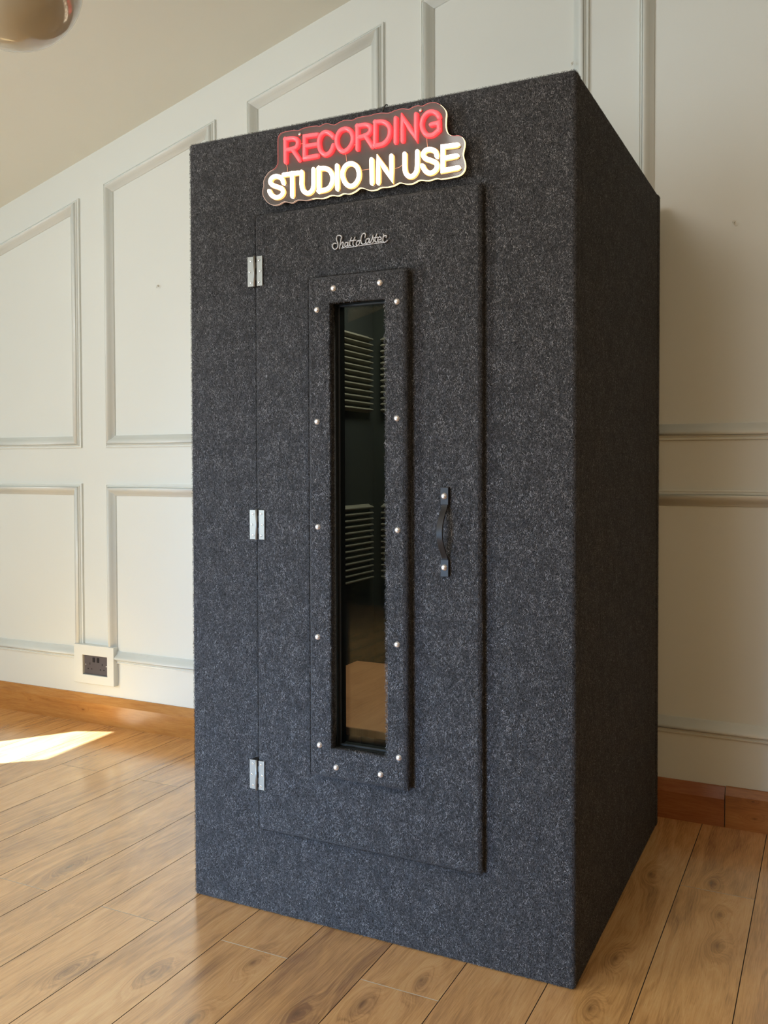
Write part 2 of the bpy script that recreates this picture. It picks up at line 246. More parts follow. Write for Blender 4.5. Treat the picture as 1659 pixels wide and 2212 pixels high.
def sweep_xz(bm,pts,closed,prof,matf=None,roundcap=True):
    """pts: list of (x,y,z) lying about in an XZ plane; prof: [(side, depth, mat)] in metres"""
    P=[Vector(p) for p in pts]; n=len(P); rings=[]
    Yv=Vector((0,1,0))
    def side(i):
        a=P[(i-1)%n] if (closed or i>0) else P[i]; b=P[(i+1)%n] if (closed or i<n-1) else P[i]
        t0=(P[i]-a); t1=(b-P[i])
        if t0.length<1e-9: t0=t1
        if t1.length<1e-9: t1=t0
        t0.normalize(); t1.normalize(); t=(t0+t1)
        if t.length<1e-6: t=t1
        t.normalize(); s=t.cross(Yv).normalized(); k=1/max(.45,t.dot(t1)); return t,s,k
    hw=max(abs(q[0]) for q in prof)
    for i in range(n):
        t,s,k=side(i)
        if not closed and roundcap and i in (0,n-1):
            sg=-1 if i==0 else 1
            seq=[(1.0,.10),(.80,.55),(1.0,0)] if 0 else [(1.0,0.0),(.8,.6),(.35,.95)]
            if i==0: seq=seq[::-1]
            for sc,ou in seq: rings.append([bm.verts.new(P[i]+t*sg*ou*hw+s*q[0]*sc+Yv*q[1]*(1 if sc>.5 else .8)) for q in prof])
        else: rings.append([bm.verts.new(P[i]+s*q[0]*k+Yv*q[1]) for q in prof])
    m=len(prof); R=len(rings)
    for i in range(R if closed else R-1):
        a,b=rings[i],rings[(i+1)%R]
        for j in range(m):
            f=bm.faces.new((a[j],a[(j+1)%m],b[(j+1)%m],b[j])); f.material_index=prof[j][2] if len(prof[j])>2 else 0
    if not closed:
        for r in (rings[0],rings[-1]):
            f=bm.faces.new(r); f.material_index=0
def tube(bm,pts,r,n=8,mi=0):
    P=[Vector(p) for p in pts]; rings=[]; prev=None
    for i,p in enumerate(P):
        t=(P[min(i+1,len(P)-1)]-P[max(i-1,0)]).normalized()
        a=prev if prev else (Vector((0,0,1)) if abs(t.z)<.9 else Vector((1,0,0)))
        a=(a-t*a.dot(t)).normalized(); b=t.cross(a); prev=a
        rings.append([bm.verts.new(p+(a*math.cos(2*math.pi*k/n)+b*math.sin(2*math.pi*k/n))*r) for k in range(n)])
    for i in range(len(rings)-1):
        for k in range(n):
            f=bm.faces.new((rings[i][k],rings[i][(k+1)%n],rings[i+1][(k+1)%n],rings[i+1][k])); f.material_index=mi
    for r_ in (rings[0],rings[-1]): bm.faces.new(r_).material_index=mi
def lathe(bm,prof,center,axis='z',n=32,mi=0):
    c=Vector(center); rings=[]
    for r,h in prof:
        ring=[]
        for k in range(n):
            a=2*math.pi*k/n; u,v=r*math.cos(a),r*math.sin(a)
            p={'z':(u,v,h),'y':(u,h,v),'x':(h,u,v)}[axis]
            ring.append(bm.verts.new(c+Vector(p)))
        rings.append(ring)
    for i in range(len(rings)-1):
        for k in range(n):
            bm.faces.new((rings[i][k],rings[i][(k+1)%n],rings[i+1][(k+1)%n],rings[i+1][k])).material_index=mi
    for r_ in (rings[0],rings[-1]): bm.faces.new(r_).material_index=mi
# ---- carpet pile: short curly flat fibres, merged with the panel they grow on
def fibres(rects,dens,ln=(.003,.0068),wd=.00044,lift=.0018,holes=()):
    """rects: (origin, u, v, normal) ; returns verts, quads, shade per vert"""
    VV=[];FF=[];SS=[];base=0
    for (o,u,v,nr) in rects:
        o,u,v,nr=map(lambda q:np.array(q,float),(o,u,v,nr)); nr=nr/np.linalg.norm(nr); lu,lv=np.linalg.norm(u),np.linalg.norm(v)
        n=int(lu*lv*1e4*dens)
        if n<1: continue
        a=rng.random(n); b=rng.random(n)
        keep=np.ones(n,bool)
        p=o+np.outer(a,u)+np.outer(b,v)
        for hx0,hx1,hz0,hz1 in holes:
            keep&=~((p[:,0]>hx0)&(p[:,0]<hx1)&(p[:,2]>hz0)&(p[:,2]<hz1))
        p=p[keep]; n=len(p)
        U=u/lu; V=v/lv
        def clump(fr,seed):
            g=np.random.default_rng(seed); w=np.zeros(n); A=(p-o)@U; B=(p-o)@V
            for i in range(7):
                k=g.normal(0,fr,2); w+=np.sin(k[0]*A+k[1]*B*.7+g.random()*6.28+1.5*np.sin(k[1]*.6*A-k[0]*.5*B+g.random()*6))
            return w/3.0
        th=rng.normal(math.pi/2,.50,n)+.45*clump(260,5)+math.pi*(rng.random(n)>.5); cur=rng.normal(0,1.5,n)
        L=rng.uniform(ln[0],ln[1],n); w=wd*rng.uniform(.6,1.3,n)
        shade=np.clip(rng.beta(1.1,1.7,n)*1.1*(1+.11*clump(330,11)+.08*clump(90,12)),0,1)
        NS=3; pts=[]; cur2=rng.normal(0,1.0,n)
        q=p.copy(); hgt=rng.uniform(.2,1.0,n)*lift
        prof=[0,1.0,.6]
        heads=[]
        for k in range(NS):
            ang=th+cur*(k/(NS-1)-.5)*1.6+cur2*((k/(NS-1))**2)
            d=np.outer(np.cos(ang),U)+np.outer(np.sin(ang),V)
            heads.append(d)
            pts.append(q+nr*(hgt*prof[k]+.0001)[:,None])
            q=q+d*(L/(NS-1))[:,None]
            ru=np.clip((q-o)@U,-.0008,lu+.0008); rv=np.clip((q-o)@V,-.0008,lv+.0008); q=o+np.outer(ru,U)+np.outer(rv,V)
        ws=[.7,1,.25]
        vs=np.zeros((n,NS*2,3))
        for k in range(NS):
            s=np.cross(nr,heads[k])*(w*ws[k]*.5)[:,None]
            vs[:,2*k]=pts[k]-s; vs[:,2*k+1]=pts[k]+s
        VV.append(vs.reshape(-1,3)); SS.append(np.repeat(shade,NS*2))
        idx=base+np.arange(n)[:,None]*NS*2
        for k in range(NS-1): FF.append(np.stack([idx[:,0]+2*k,idx[:,0]+2*k+1,idx[:,0]+2*k+3,idx[:,0]+2*k+2],1))
        base+=n*NS*2
    return np.concatenate(VV),np.concatenate(FF),np.concatenate(SS)
def with_fibres(bm,rects,dens,name,parent,holes=(),**kw):
    """panel mesh + its fibres -> one mesh object, material 0 carpet, 1 fibre"""
    bmesh.ops.recalc_face_normals(bm,faces=bm.faces)
    t=bpy.data.meshes.new('t'); bm.to_mesh(t); bm.free()
    nv=len(t.vertices); co=np.zeros(nv*3); t.vertices.foreach_get('co',co); co=co.reshape(-1,3)
    polys=[list(p.vertices) for p in t.polygons]
    fv,ff,sh=fibres(rects,dens,holes=holes,**kw)
    allv=np.concatenate([co,fv]); 
    lt=[len(p) for p in polys]; loops=[i for p in polys for i in p]
    loops=np.concatenate([np.array(loops,np.int32),(ff+nv).astype(np.int32).ravel()])
    tot=np.concatenate([np.array(lt,np.int32),np.full(len(ff),4,np.int32)]); st=np.concatenate([[0],np.cumsum(tot)[:-1]]).astype(np.int32)
    me=bpy.data.meshes.new(name); me.vertices.add(len(allv)); me.vertices.foreach_set('co',allv.astype(np.float32).ravel())
    me.loops.add(len(loops)); me.loops.foreach_set('vertex_index',loops)
    me.polygons.add(len(tot)); me.polygons.foreach_set('loop_start',st); me.polygons.foreach_set('loop_total',tot)
    me.polygons.foreach_set('material_index',np.concatenate([np.zeros(len(lt),np.int32),np.ones(len(ff),np.int32)]))
    me.update(); me.validate()
    at=me.attributes.new('fib','FLOAT','POINT'); at.data.foreach_set('value',np.concatenate([np.zeros(nv),sh]).astype(np.float32))
    bpy.data.meshes.remove(t)
    return link(name,me,[M['felt'],M['fibre']],parent)
DENS=3.0
# ================================================================== ROOM
XL,XR,YB=-2.62,3.1,-4.37
RIDGE=1.75
def zc(x): return ceil_z(x) if x<RIDGE else ceil_z(RIDGE)-.285*(x-RIDGE)
# floor: one mesh, real planks with eased edges
bm=bmesh.new(); lay=bm.loops.layers.float_color.new('plank')
PW=.193
k0=int(math.floor((XL-.98)/PW)); k1=int(math.ceil((XR-.98)/PW))
for k in range(k0,k1):
    xa,xb=.98+k*PW,.98+(k+1)*PW
    yj=(-.152 if k%2==0 else .578)-1.38*6
    while yj<YW:
        ya,yb=max(yj,YB),min(yj+1.38,YW+.03); yj+=1.38
        if yb-ya<.02: continue
        c=(random.random(),random.random(),random.random(),1)
        e,h=.0011,.0012; eb=.0013
        top=[bm.verts.new(p) for p in ((xa+e,ya+eb,0),(xb-e,ya+eb,0),(xb-e,yb-eb,0),(xa+e,yb-eb,0))]
        bot=[bm.verts.new(p) for p in ((xa,ya,-h),(xb,ya,-h),(xb,yb,-h),(xa,yb,-h))]
        fs=[(bm.faces.new(top),0)]
        for i in range(4):
            j=(i+1)%4; fs.append((bm.faces.new((bot[i],bot[j],top[j],top[i])),2 if i in (0,2) else 1))
        for f,mi in fs:
            f.material_index=mi
            for l in f.loops: l[lay]=c
box(bm,XL,XR,YB,YW+.03,-.06,-.0013,mi=1)
fin('floor',bm,[M['floor'],M['groove'],M['butt']],kind='structure')
# back wall (gable), with moulding frames
def prism(bm,poly,y0,y1):
    a=[bm.verts.new((x,y0,z)) for x,z in poly]; b=[bm.verts.new((x,y1,z)) for x,z in poly]
    bm.faces.new(a); bm.faces.new(b)
    for i in range(len(a)): bm.faces.new((a[i],a[(i+1)%len(a)],b[(i+1)%len(a)],b[i]))
bm=bmesh.new(); prism(bm,[(XL-.1,-.06),(XR+.1,-.06),(XR+.1,zc(XR+.1)),(RIDGE,zc(RIDGE)),(XL-.1,zc(XL-.1))],YW,YW+.12)
fin('wall_back',bm,M['wall'],kind='structure')
bm=bmesh.new(); prism(bm,[(XL-.1,-.06),(XR+.1,-.06),(XR+.1,zc(XR+.1)),(RIDGE,zc(RIDGE)),(XL-.1,zc(XL-.1))],YB-.12,YB)
fin('wall_front',bm,M['room_front'],kind='structure')
# left wall with the window opening whose sun patch falls on the floor
el=math.tan(math.radians(48)); dh=Vector((.78,.63)).normalized()
def back_to_wall(px,py):
    t=(px-XL)/dh.x; return (py-dh.y*t, t*el)
patch=[(-1.247,.968),(-1.224,.591),(-1.356,.481)]
far=[(-1.67,.226),(-1.67,.609)]
hole=[back_to_wall(*p) for p in patch+far+[(-1.595,.67),(-1.416,.9)]]
outer=[(YB-.1,-.06),(YW+.1,-.06),(YW+.1,zc(XL)),(YB-.1,zc(XL))]
def wall_hole(name,x,outer,hole,th,mat):
    bm=bmesh.new(); o=[Vector((p[0],p[1],0)) for p in outer]; h=[Vector((p[0],p[1],0)) for p in hole]
    tr=tessellate_polygon([o,h]); allp=o+h
    va=[bm.verts.new((x,p.x,p.y)) for p in allp]; vb=[bm.verts.new((x-th,p.x,p.y)) for p in allp]
    for t in tr: bm.faces.new([va[i] for i in t]); bm.faces.new([vb[i] for i in reversed(t)])
    n=len(o); m=len(h)
    for s,c in ((0,n),(n,m)):
        for i in range(c): a,b=s+i,s+(i+1)%c; bm.faces.new((va[a],va[b],vb[b],vb[a]))
    return fin(name,bm,mat,kind='structure')
wall_hole('wall_left',XL,outer,hole,.02,M['room'])
bm=bmesh.new(); box(bm,XR,XR+.1,YB-.1,YW+.1,-.06,zc(XR)); fin('wall_right',bm,M['room_dark'],kind='structure')
bm=bmesh.new()
prism(bm,[(XL-.1,zc(XL-.1)),(RIDGE,zc(RIDGE)),(XR+.1,zc(XR+.1)),(XR+.1,zc(XR+.1)+.1),(RIDGE,zc(RIDGE)+.1),(XL-.1,zc(XL-.1)+.1)],YB-.1,YW+.12)
fin('ceiling',bm,M['ceil'],kind='structure')
# coved joint between gable wall and ceiling (soft plaster line)
PROF=[(0,0),(0,.009),(.0035,.0105),(.0050,.0105),(.0060,.0065),(.0085,.0075),(.0115,.013),(.0135,.0145),(.0145,.0105),(.0165,.0185),(.020,.0235),(.0255,.0245),(.031,.021),(.037,.0135),(.043,.0085),(.050,.0065),(.052,.0045),(.052,0)]
def moulding(name,poly,skip=(),clip=None):
    """poly: outer corners (x,z) counter-clockwise; mitred profile swept round it"""
    bm=bmesh.new(); n=len(poly); P=[Vector((p[0],p[1])) for p in poly]
    def inset(i):
        a=(P[i]-P[i-1]).normalized(); b=(P[(i+1)%n]-P[i]).normalized()
        na=Vector((-a.y,a.x)); nb=Vector((-b.y,b.x)); m=(na+nb).normalized(); return m/ max(.3,m.dot(na))
    rings=[]
    for i in range(n):
        d=inset(i); rings.append([(P[i]+d*q[0],q[1]) for q in PROF])
    for i in range(n):
        if i in skip: continue
        j=(i+1)%n
        a=[bm.verts.new((p.x,YW-h,p.y)) for p,h in rings[i]]; b=[bm.verts.new((p.x,YW-h,p.y)) for p,h in rings[j]]
        for k in range(len(PROF)-1):
            f=bm.faces.new((a[k],a[k+1],b[k+1],b[k])); f.smooth=k>8
        bm.faces.new(a); bm.faces.new(b)
    return fin(name,bm,M['trim'],kind='structure')
def ptop(x): return 2.572+.292*(x+.67)
cols=[(-2.125,-1.510),(-1.364,-.755),(-.598,.022),(.174,.793),(.957,1.57),(1.725,2.335)]
t=0
for i,(a,b) in enumerate(cols):
    t+=1; top=[(b,ptop(b)),(a,ptop(a))]
    if i==5: top=[(b,2.9),(a,2.9)]
    moulding('trim_%d'%t,[(a,1.2224),(b,1.2224)]+top)
for i,(a,b) in enumerate(cols):
    t+=1; b2=-1.509 if i==0 else b
    moulding('trim_%d'%t,[(a,.2768),(b2,.2768),(b2,1.0636),(a,1.0636)])
# boxed-out board round the double socket
bm=bmesh.new(); ring_slab(bm,(-1.547,-1.311,.177,.348),(-1.4955,-1.3505,.2155,.3025),YW-.027,YW-.001,.0015,1)
t+=1; fin('trim_%d'%t,bm,M['trim'],kind='structure')
# skirting boards
def skirting(name,x0,x1,mat,th=.022,h=.124,ch=.034,rot=0):
    bm=bmesh.new()
    pr=[(0,0),(-th,0),(-th,h-ch),(-th+.0015,h-ch+.0035),(-.0065,h-.0015),(-.0045,h),(0,h)]
    a=[bm.verts.new((x0,YW+y,z)) for y,z in pr]; b=[bm.verts.new((x1,YW+y,z)) for y,z in pr]
    bm.faces.new(a); bm.faces.new(b)
    for i in range(len(pr)): j=(i+1)%len(pr); bm.faces.new((a[i],a[j],b[j],b[i]))
    return fin(name,bm,mat,kind='structure')
skirting('baseboard_back_left',XL,.45,M['pine'])
skirting('baseboard_back_middle',.452,1.2395,M['pine_shaded'],ch=.036)  # continues the left board, split off to carry the shaded colour
skirting('baseboard_back_right',1.2425,XR,M['pine_end'],th=.021,h=.126,ch=.024)
# ================================================================== BOOTH
booth=empty('recording_booth',(W/2,D/2,0),'tall recording booth covered in charcoal grey carpet, standing on the wooden floor','booth')
dx0,dx1,dz0,dz1=.224,.832,.2215,1.767
fo=(.397,.6615,.3945,1.5905)
# front panel: carpet wrapped, doorway hole hidden behind the door
FT=.034
bm=bmesh.new(); ring_slab(bm,(0,W,0,H),(.25,.806,.25,1.74),0,FT,.007,3)
rects=[((.007,0,.003),(W-.014,0,0),(0,0,H-.010),(0,-1,0)),((.0005,.006,.003),(.006,-.0055,0),(0,0,H-.006),(-.7,-.7,0)),((W-.0065,.0005,.003),(.006,.0055,0),(0,0,H-.006),(.7,-.7,0)),((.003,.0005,H-.0065),(W-.006,0,0),(0,.0055,.006),(0,-.7,.7)),((0,.002,.003),(0,FT-.003,0),(0,0,H-.006),(-1,0,0)),((W,.002,.003),(0,FT-.003,0),(0,0,H-.006),(1,0,0)),((.003,.002,H),(W-.006,0,0),(0,FT-.004,0),(0,0,1))]
with_fibres(bm,rects,17*DENS,'front_panel',booth,holes=[(dx0-.017,dx1+.003,dz0-.013,dz1+.003)])  # pile omitted round the door: bare dark felt stands in for crease shade
# sides
for nm,xa,xb,nx in (('side_panel',W-.03,W-.0005,1),('side_panel',.0005,.03,-1)):
    bm=bmesh.new(); box(bm,xa,xb,FT+.0022,D-.032,0.0,H-.002,.004)
    r=[((xb if nx>0 else xa,FT+.004,.003),(0,D-.034-FT-.004,0),(0,0,H-.008),(nx,0,0))]
    with_fibres(bm,r,(13 if nx>0 else .8)*DENS,nm,booth,lift=.0015)
bm=bmesh.new(); box(bm,0,W+.001,D-.030,D,0,H+.001,.005)
with_fibres(bm,[((W+.001,D-.029,.003),(0,.028,0),(0,0,H-.005),(1,0,0))],16*DENS,'back_panel',booth)
bm=bmesh.new(); box(bm,.031,W-.031,FT+.001,D-.031,H-.032,H-.002); fin('roof_panel',bm,M['felt'],booth)
bm=bmesh.new(); box(bm,.031,W-.031,FT+.001,D-.031,0,.03); fin('floor_panel',bm,M['lining'],booth)
bm=bmesh.new()
for a in ((.0305,.0325,FT+.002,D-.0315,.03,H-.033),(W-.0325,W-.0305,FT+.002,D-.0315,.03,H-.033),(.033,W-.033,D-.0335,D-.031,.03,H-.033),(.033,W-.033,FT+.002,D-.034,H-.036,H-.033)): box(bm,*a)
fin('inner_lining',bm,M['lining'],booth)
# door
door_b=bmesh.new(); wo=(.4565,.6075,.4635,1.5275)
ring_slab(door_b,(dx0,dx1,dz0,dz1),(wo[0]-.004,wo[1]+.004,wo[2]-.004,wo[3]+.004),-.022,-.001,.008,3)
DY=-.022
q_=.0075
rects=[((dx0+q_,DY,dz0+q_),(dx1-dx0-2*q_,0,0),(0,0,dz1-dz0-2*q_),(0,-1,0)),
  ((dx0+.0005,DY+.0065,dz0+.002),(q_-.001,-.006,0),(0,0,dz1-dz0-.004),(-.7,-.7,0)),((dx1-q_+.001,DY+.0005,dz0+.002),(q_-.001,.006,0),(0,0,dz1-dz0-.004),(.7,-.7,0)),
  ((dx0+.002,DY+.0005,dz1-q_+.001),(dx1-dx0-.004,0,0),(0,.006,q_-.001),(0,-.7,.7)),((dx0+.002,DY+.0065,dz0+.0005),(dx1-dx0-.004,0,0),(0,-.006,q_-.001),(0,-.7,-.7)),((dx1,DY+.002,dz0),(0,.018,0),(0,0,dz1-dz0),(1,0,0)),((dx0,DY+.002,dz0),(0,.018,0),(0,0,dz1-dz0),(-1,0,0)),
       ((dx0,DY+.002,dz1),(dx1-dx0,0,0),(0,.018,0),(0,0,1)),((dx0,DY+.002,dz0),(dx1-dx0,0,0),(0,.018,0),(0,0,-1))]
door=with_fibres(door_b,rects,17*DENS,'door',booth,holes=[(fo[0]-.023,fo[1]+.0035,fo[2]-.014,fo[3]+.004)],ln=(.0035,.008))  # pile omitted round the window frame, dark strip imitating shade in the crease
bm=bmesh.new(); ring_slab(bm,fo,wo,-.050,-.0215,.010,4)
FY=-.050
q_=.0095
rects=[((fo[0]+q_,FY,fo[2]+q_),(fo[1]-fo[0]-2*q_,0,0),(0,0,fo[3]-fo[2]-2*q_),(0,-1,0)),
  ((fo[0]+.001,FY+.008,fo[2]+.002),(q_-.002,-.007,0),(0,0,fo[3]-fo[2]-.004),(-.7,-.7,0)),((fo[1]-q_+.001,FY+.001,fo[2]+.002),(q_-.002,.007,0),(0,0,fo[3]-fo[2]-.004),(.7,-.7,0)),
  ((fo[0]+.002,FY+.001,fo[3]-q_+.001),(fo[1]-fo[0]-.004,0,0),(0,.007,q_-.002),(0,-.7,.7)),((fo[0]+.002,FY+.008,fo[2]+.001),(fo[1]-fo[0]-.004,0,0),(0,-.007,q_-.002),(0,-.7,-.7)),((fo[1],FY+.003,fo[2]),(0,.018,0),(0,0,fo[3]-fo[2]),(1,0,0)),((fo[0],FY+.003,fo[2]),(0,.018,0),(0,0,fo[3]-fo[2]),(-1,0,0)),
  ((fo[0],FY+.003,fo[3]),(fo[1]-fo[0],0,0),(0,.018,0),(0,0,1)),((wo[0],FY+.003,wo[2]),(0,.02,0),(0,0,wo[3]-wo[2]),(1,0,0)),((wo[0],FY+.003,wo[2]),(wo[1]-wo[0],0,0),(0,.02,0),(0,0,1))]
fr=with_fibres(bm,rects,22*DENS,'window_frame',booth,holes=[(wo[0]+.001,wo[1]-.001,wo[2]+.004,wo[3]-.001)],ln=(.003,.007),wd=.0005)
# inner reveal of the porthole
bm=bmesh.new(); ring_slab(bm,(wo[0]-.0035,wo[1]+.0035,wo[2]-.0035,wo[3]+.0035),(wo[0],wo[1],wo[2],wo[3]),-.0205,.022,0); fin('window_reveal',bm,M['lining'],fr)
bm=bmesh.new(); ring_slab(bm,(wo[0]+.0002,wo[1]-.0002,wo[2]+.0002,wo[3]-.0002),(wo[0]+.006,wo[1]-.006,wo[2]+.006,wo[3]-.006),-.012,-.0085,.001,1); fin('window_gasket',bm,M['gasket'],fr)
bm=bmesh.new(); box(bm,wo[0]+.0005,wo[1]-.0005,.0-.008,-.003,wo[2]+.0005,wo[3]-.0005); fin('window_pane',bm,M['glass'],fr)
studs=[(.468,1.559),(.592,1.561),(.422,1.512),(.636,1.515),(.421,1.247),(.635,1.25),(.422,.996),(.636,.995),(.42,.732),(.634,.732),(.424,.472),(.638,.471),(.47,.424),(.59,.425)]
def dome(bm,x,y,z,r,h,n=20,mi=0):
    pr=[(r*1.02,0),(r*1.02,-.0008)]+[(r*math.cos(a),-.0008-h*math.sin(a)) for a in [math.radians(q) for q in (0,18,36,54,70,82)]]+[(.00005,-.0008-h)]
    lathe(bm,pr,(x,y,z),'y',n,mi)
for x,z in studs:
    x+=.0022
    bm=bmesh.new(); dome(bm,x,FY-.0005,z,.0071,.0054); fin('stud',bm,M['stud'],fr,True)
# hinges
for zc_,cx in ((1.6265,.2275),(.9945,.2290),(.3615,.2240)):
    hp=bpy.data.objects.new('hinge',None); C.objects.link(hp); hp.parent=booth; hp.location=Vector((cx,-.024,zc_))-booth.location
    for sx in (-1,1):
        bm=bmesh.new(); xa,xb=(-.0225,-.0035) if sx<0 else (.0045,.0225); y=-.0265
        box(bm,cx+xa,cx+xb,y,y+.0022,zc_-.037,zc_+.037,.0004,1)
        for q in range(5):
            if (q%2==0)==(sx<0): box(bm,cx+(-.004 if sx<0 else .0005),cx+(-.0005 if sx<0 else .006),y,y+.002,zc_-.037+q*.0148+.0004,zc_-.037+(q+1)*.0148-.0004,.0003,1)
        leaf=fin('hinge_leaf',bm,M['steel'],hp)
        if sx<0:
            bm=bmesh.new(); box(bm,cx-.0215,cx-.0035,-.0243,-.0005,zc_-.035,zc_+.035); fin('hinge_packer',bm,M['dark'],hp)  # near-black block doubles as the shadow behind the left leaf
        for dz,ox in ((-.027,.001),(0,-.0025),(.027,.001)):
            bm=bmesh.new(); X=cx+((-.013+ (ox if ox>0 else ox)) if sx<0 else (.0135-ox))
            dome(bm,X,y-.0001,zc_+dz,.0028,.0007,16); lathe(bm,[(.0009,-.0017),(.0009,-.0019),(.00002,-.0019)],(X,y,zc_+dz),'y',8,1)
            fin('hinge_screw',bm,[M['screw'],M['dark']],hp)
    bm=bmesh.new(); tube(bm,[(cx,-.0285,zc_-.038),(cx,-.0285,zc_+.038)],.0031,14); fin('hinge_pin',bm,M['steel'],hp,True)
# leather pull handle
hz1,hz0,hx=1.092,.893,.7475
hd=bpy.data.objects.new('door_handle',None); C.objects.link(hd); hd.parent=booth; hd.location=Vector((hx,-.024,.99))-booth.location
path=[(-.0265,hz0),(-.0265,.915),(-.0275,.932),(-.035,.944),(-.047,.961),(-.0555,.978),(-.058,.993),(-.055,1.008),(-.046,1.026),(-.034,1.042),(-.0280,1.053),(-.0270,1.066),(-.0265,hz1)]
cp=catmull([(0,p[0],p[1]) for p in path],False,4)
bm=bmesh.new(); prev=None; wd2=.0088; th=.0030
rings=[]
for i,p in enumerate(cp):
    t=(cp[min(i+1,len(cp)-1)]-cp[max(i-1,0)]).normalized(); nrm=Vector((0,-t.z,t.y))
    if nrm.y>0: nrm=-nrm
    hw=wd2*(.84 if .93<p.z<1.055 else 1.0)
    rings.append([bm.verts.new((hx+sx*hw,p.y+nrm.y*q,p.z+nrm.z*q)) for sx,q in ((-1,0),(-1,th*.7),(-.9,th),(.9,th),(1,th*.7),(1,0))])
for i in range(len(rings)-1):
    for k in range(6): bm.faces.new((rings[i][k],rings[i][(k+1)%6],rings[i+1][(k+1)%6],rings[i+1][k]))
bm.faces.new(rings[0]); bm.faces.new(rings[-1])
fin('handle_strap',bm,M['leather'],hd)
for za,zb in ((1.054,1.0935),(.8915,.930)):
    bm=bmesh.new(); box(bm,hx-.0098,hx+.0098,-.0325,-.0230,za,zb,.0008,2); fin('handle_tab',bm,M['leather'],hd)
for zs in (1.0735,.9125):
    bm=bmesh.new(); dome(bm,hx-.0005,-.0325,zs,.0073,.0058,24); fin('stud',bm,M['stud'],hd,True)
# script badge
bd=bmesh.new()
pr8=[(.0019*math.cos(a),.0026*math.sin(a),0) for a in [math.pi/4*k for k in range(8)]]
for st in LOGO:
    c=catmull([(x,-.0262,z) for x,z in st],False,4); sweep_xz(bd,c,False,pr8)
c=catmull([(x,-.0245,z) for x,z in LOGOBAR],False,3); sweep_xz(bd,c,False,[(q[0]*.9,q[1]*.8,0) for q in pr8])
fin('script_badge',bd,M['badge'],booth,True,label='silver script lettering reading ShattoCaster')
# acoustic foam tiles
def foam_tile(o,u,nrm,rows=13,length=.27,hgt=.27):
    bm=bmesh.new(); o,u,nrm=Vector(o),Vector(u),Vector(nrm); p=hgt/rows; dep=.027
    ends=[]
    for s in (0,length):
        vs=[bm.verts.new(o+u*s)]
        for r in range(rows):
            e=0.0035 if s==0 else -.0035
            for q in range(1,8):
                tt=q/7; h=.003+dep*(1-abs(2*tt-1))**1.35*(1 if True else 0) if tt<1 else .004
                vs.append(bm.verts.new(o+u*s+Vector((0,0,p*(r+tt)))+nrm*h))
        vs.append(bm.verts.new(o+u*s+Vector((0,0,hgt))))
        ends.append(vs)
    a,b=ends
    for i in range(len(a)-1): bm.faces.new((a[i],a[i+1],b[i+1],b[i]))
    bm.faces.new(a); bm.faces.new(b)
    return bm
for z in (1.329,.736):
    fin('acoustic_foam',foam_tile((.033,.612,z),(0,1,0),(1,0,0)),M['foam'],booth)
    fin('acoustic_foam',foam_tile((.077,D-.035,z),(1,0,0),(0,-1,0)),M['foam'],booth)
    fin('acoustic_foam',foam_tile((.50,D-.035,z),(1,0,0),(0,-1,0)),M['foam'],booth)
bm=bmesh.new(); box(bm,.034,W-.034,.13,.80,.44,.462,.003); box(bm,.034,.06,.15,.78,.031,.44); box(bm,W-.06,W-.034,.15,.78,.031,.44)
bench=fin('bench',bm,M['bench'],booth,label='plain wooden shelf seat inside the booth')
# ================================================================== NEON SIGN
sign=empty('neon_sign',(.55,-.012,1.86),'lit neon sign reading RECORDING STUDIO IN USE on a clear board above the door','sign')
ol=catmull([(x,0,z) for x,z in BOARD],True,3)
poly=[Vector((p.x,p.z,0)) for p in ol]
bm=bmesh.new(); tr=tessellate_polygon([poly])
va=[bm.verts.new((p.x,-.0275,p.y)) for p in poly]; vb=[bm.verts.new((p.x,-.0230,p.y)) for p in poly]
for t_ in tr: bm.faces.new([va[i] for i in t_]); bm.faces.new([vb[i] for i in reversed(t_)])
bmesh.ops.recalc_face_normals(bm,faces=bm.faces)
board=fin('backboard',bm,M['acrylic'],sign)
# rim of the board
bm=bmesh.new(); n=len(poly)
nrm=[]
for i in range(n):
    t_=(poly[(i+1)%n]-poly[i-1]).normalized(); nrm.append(Vector((-t_.y,t_.x,0)))
area=sum(poly[i].x*poly[(i+1)%n].y-poly[(i+1)%n].x*poly[i].y for i in range(n))
sg=-1 if area>0 else 1
va=[bm.verts.new((p.x,-.0282,p.y)) for p in poly]; vb=[bm.verts.new((p.x,-.0222,p.y)) for p in poly]
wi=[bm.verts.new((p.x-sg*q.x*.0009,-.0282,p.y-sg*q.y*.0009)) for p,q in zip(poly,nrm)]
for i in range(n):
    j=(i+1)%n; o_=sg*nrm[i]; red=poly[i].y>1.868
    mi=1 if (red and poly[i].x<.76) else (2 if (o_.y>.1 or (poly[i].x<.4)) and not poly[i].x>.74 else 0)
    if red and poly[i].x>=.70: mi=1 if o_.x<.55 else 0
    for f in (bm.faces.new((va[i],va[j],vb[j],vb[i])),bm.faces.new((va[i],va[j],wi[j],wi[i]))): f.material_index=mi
fin('glow_edge',bm,[M['edge'],M['edge_red'],M['edge_dim']],board)
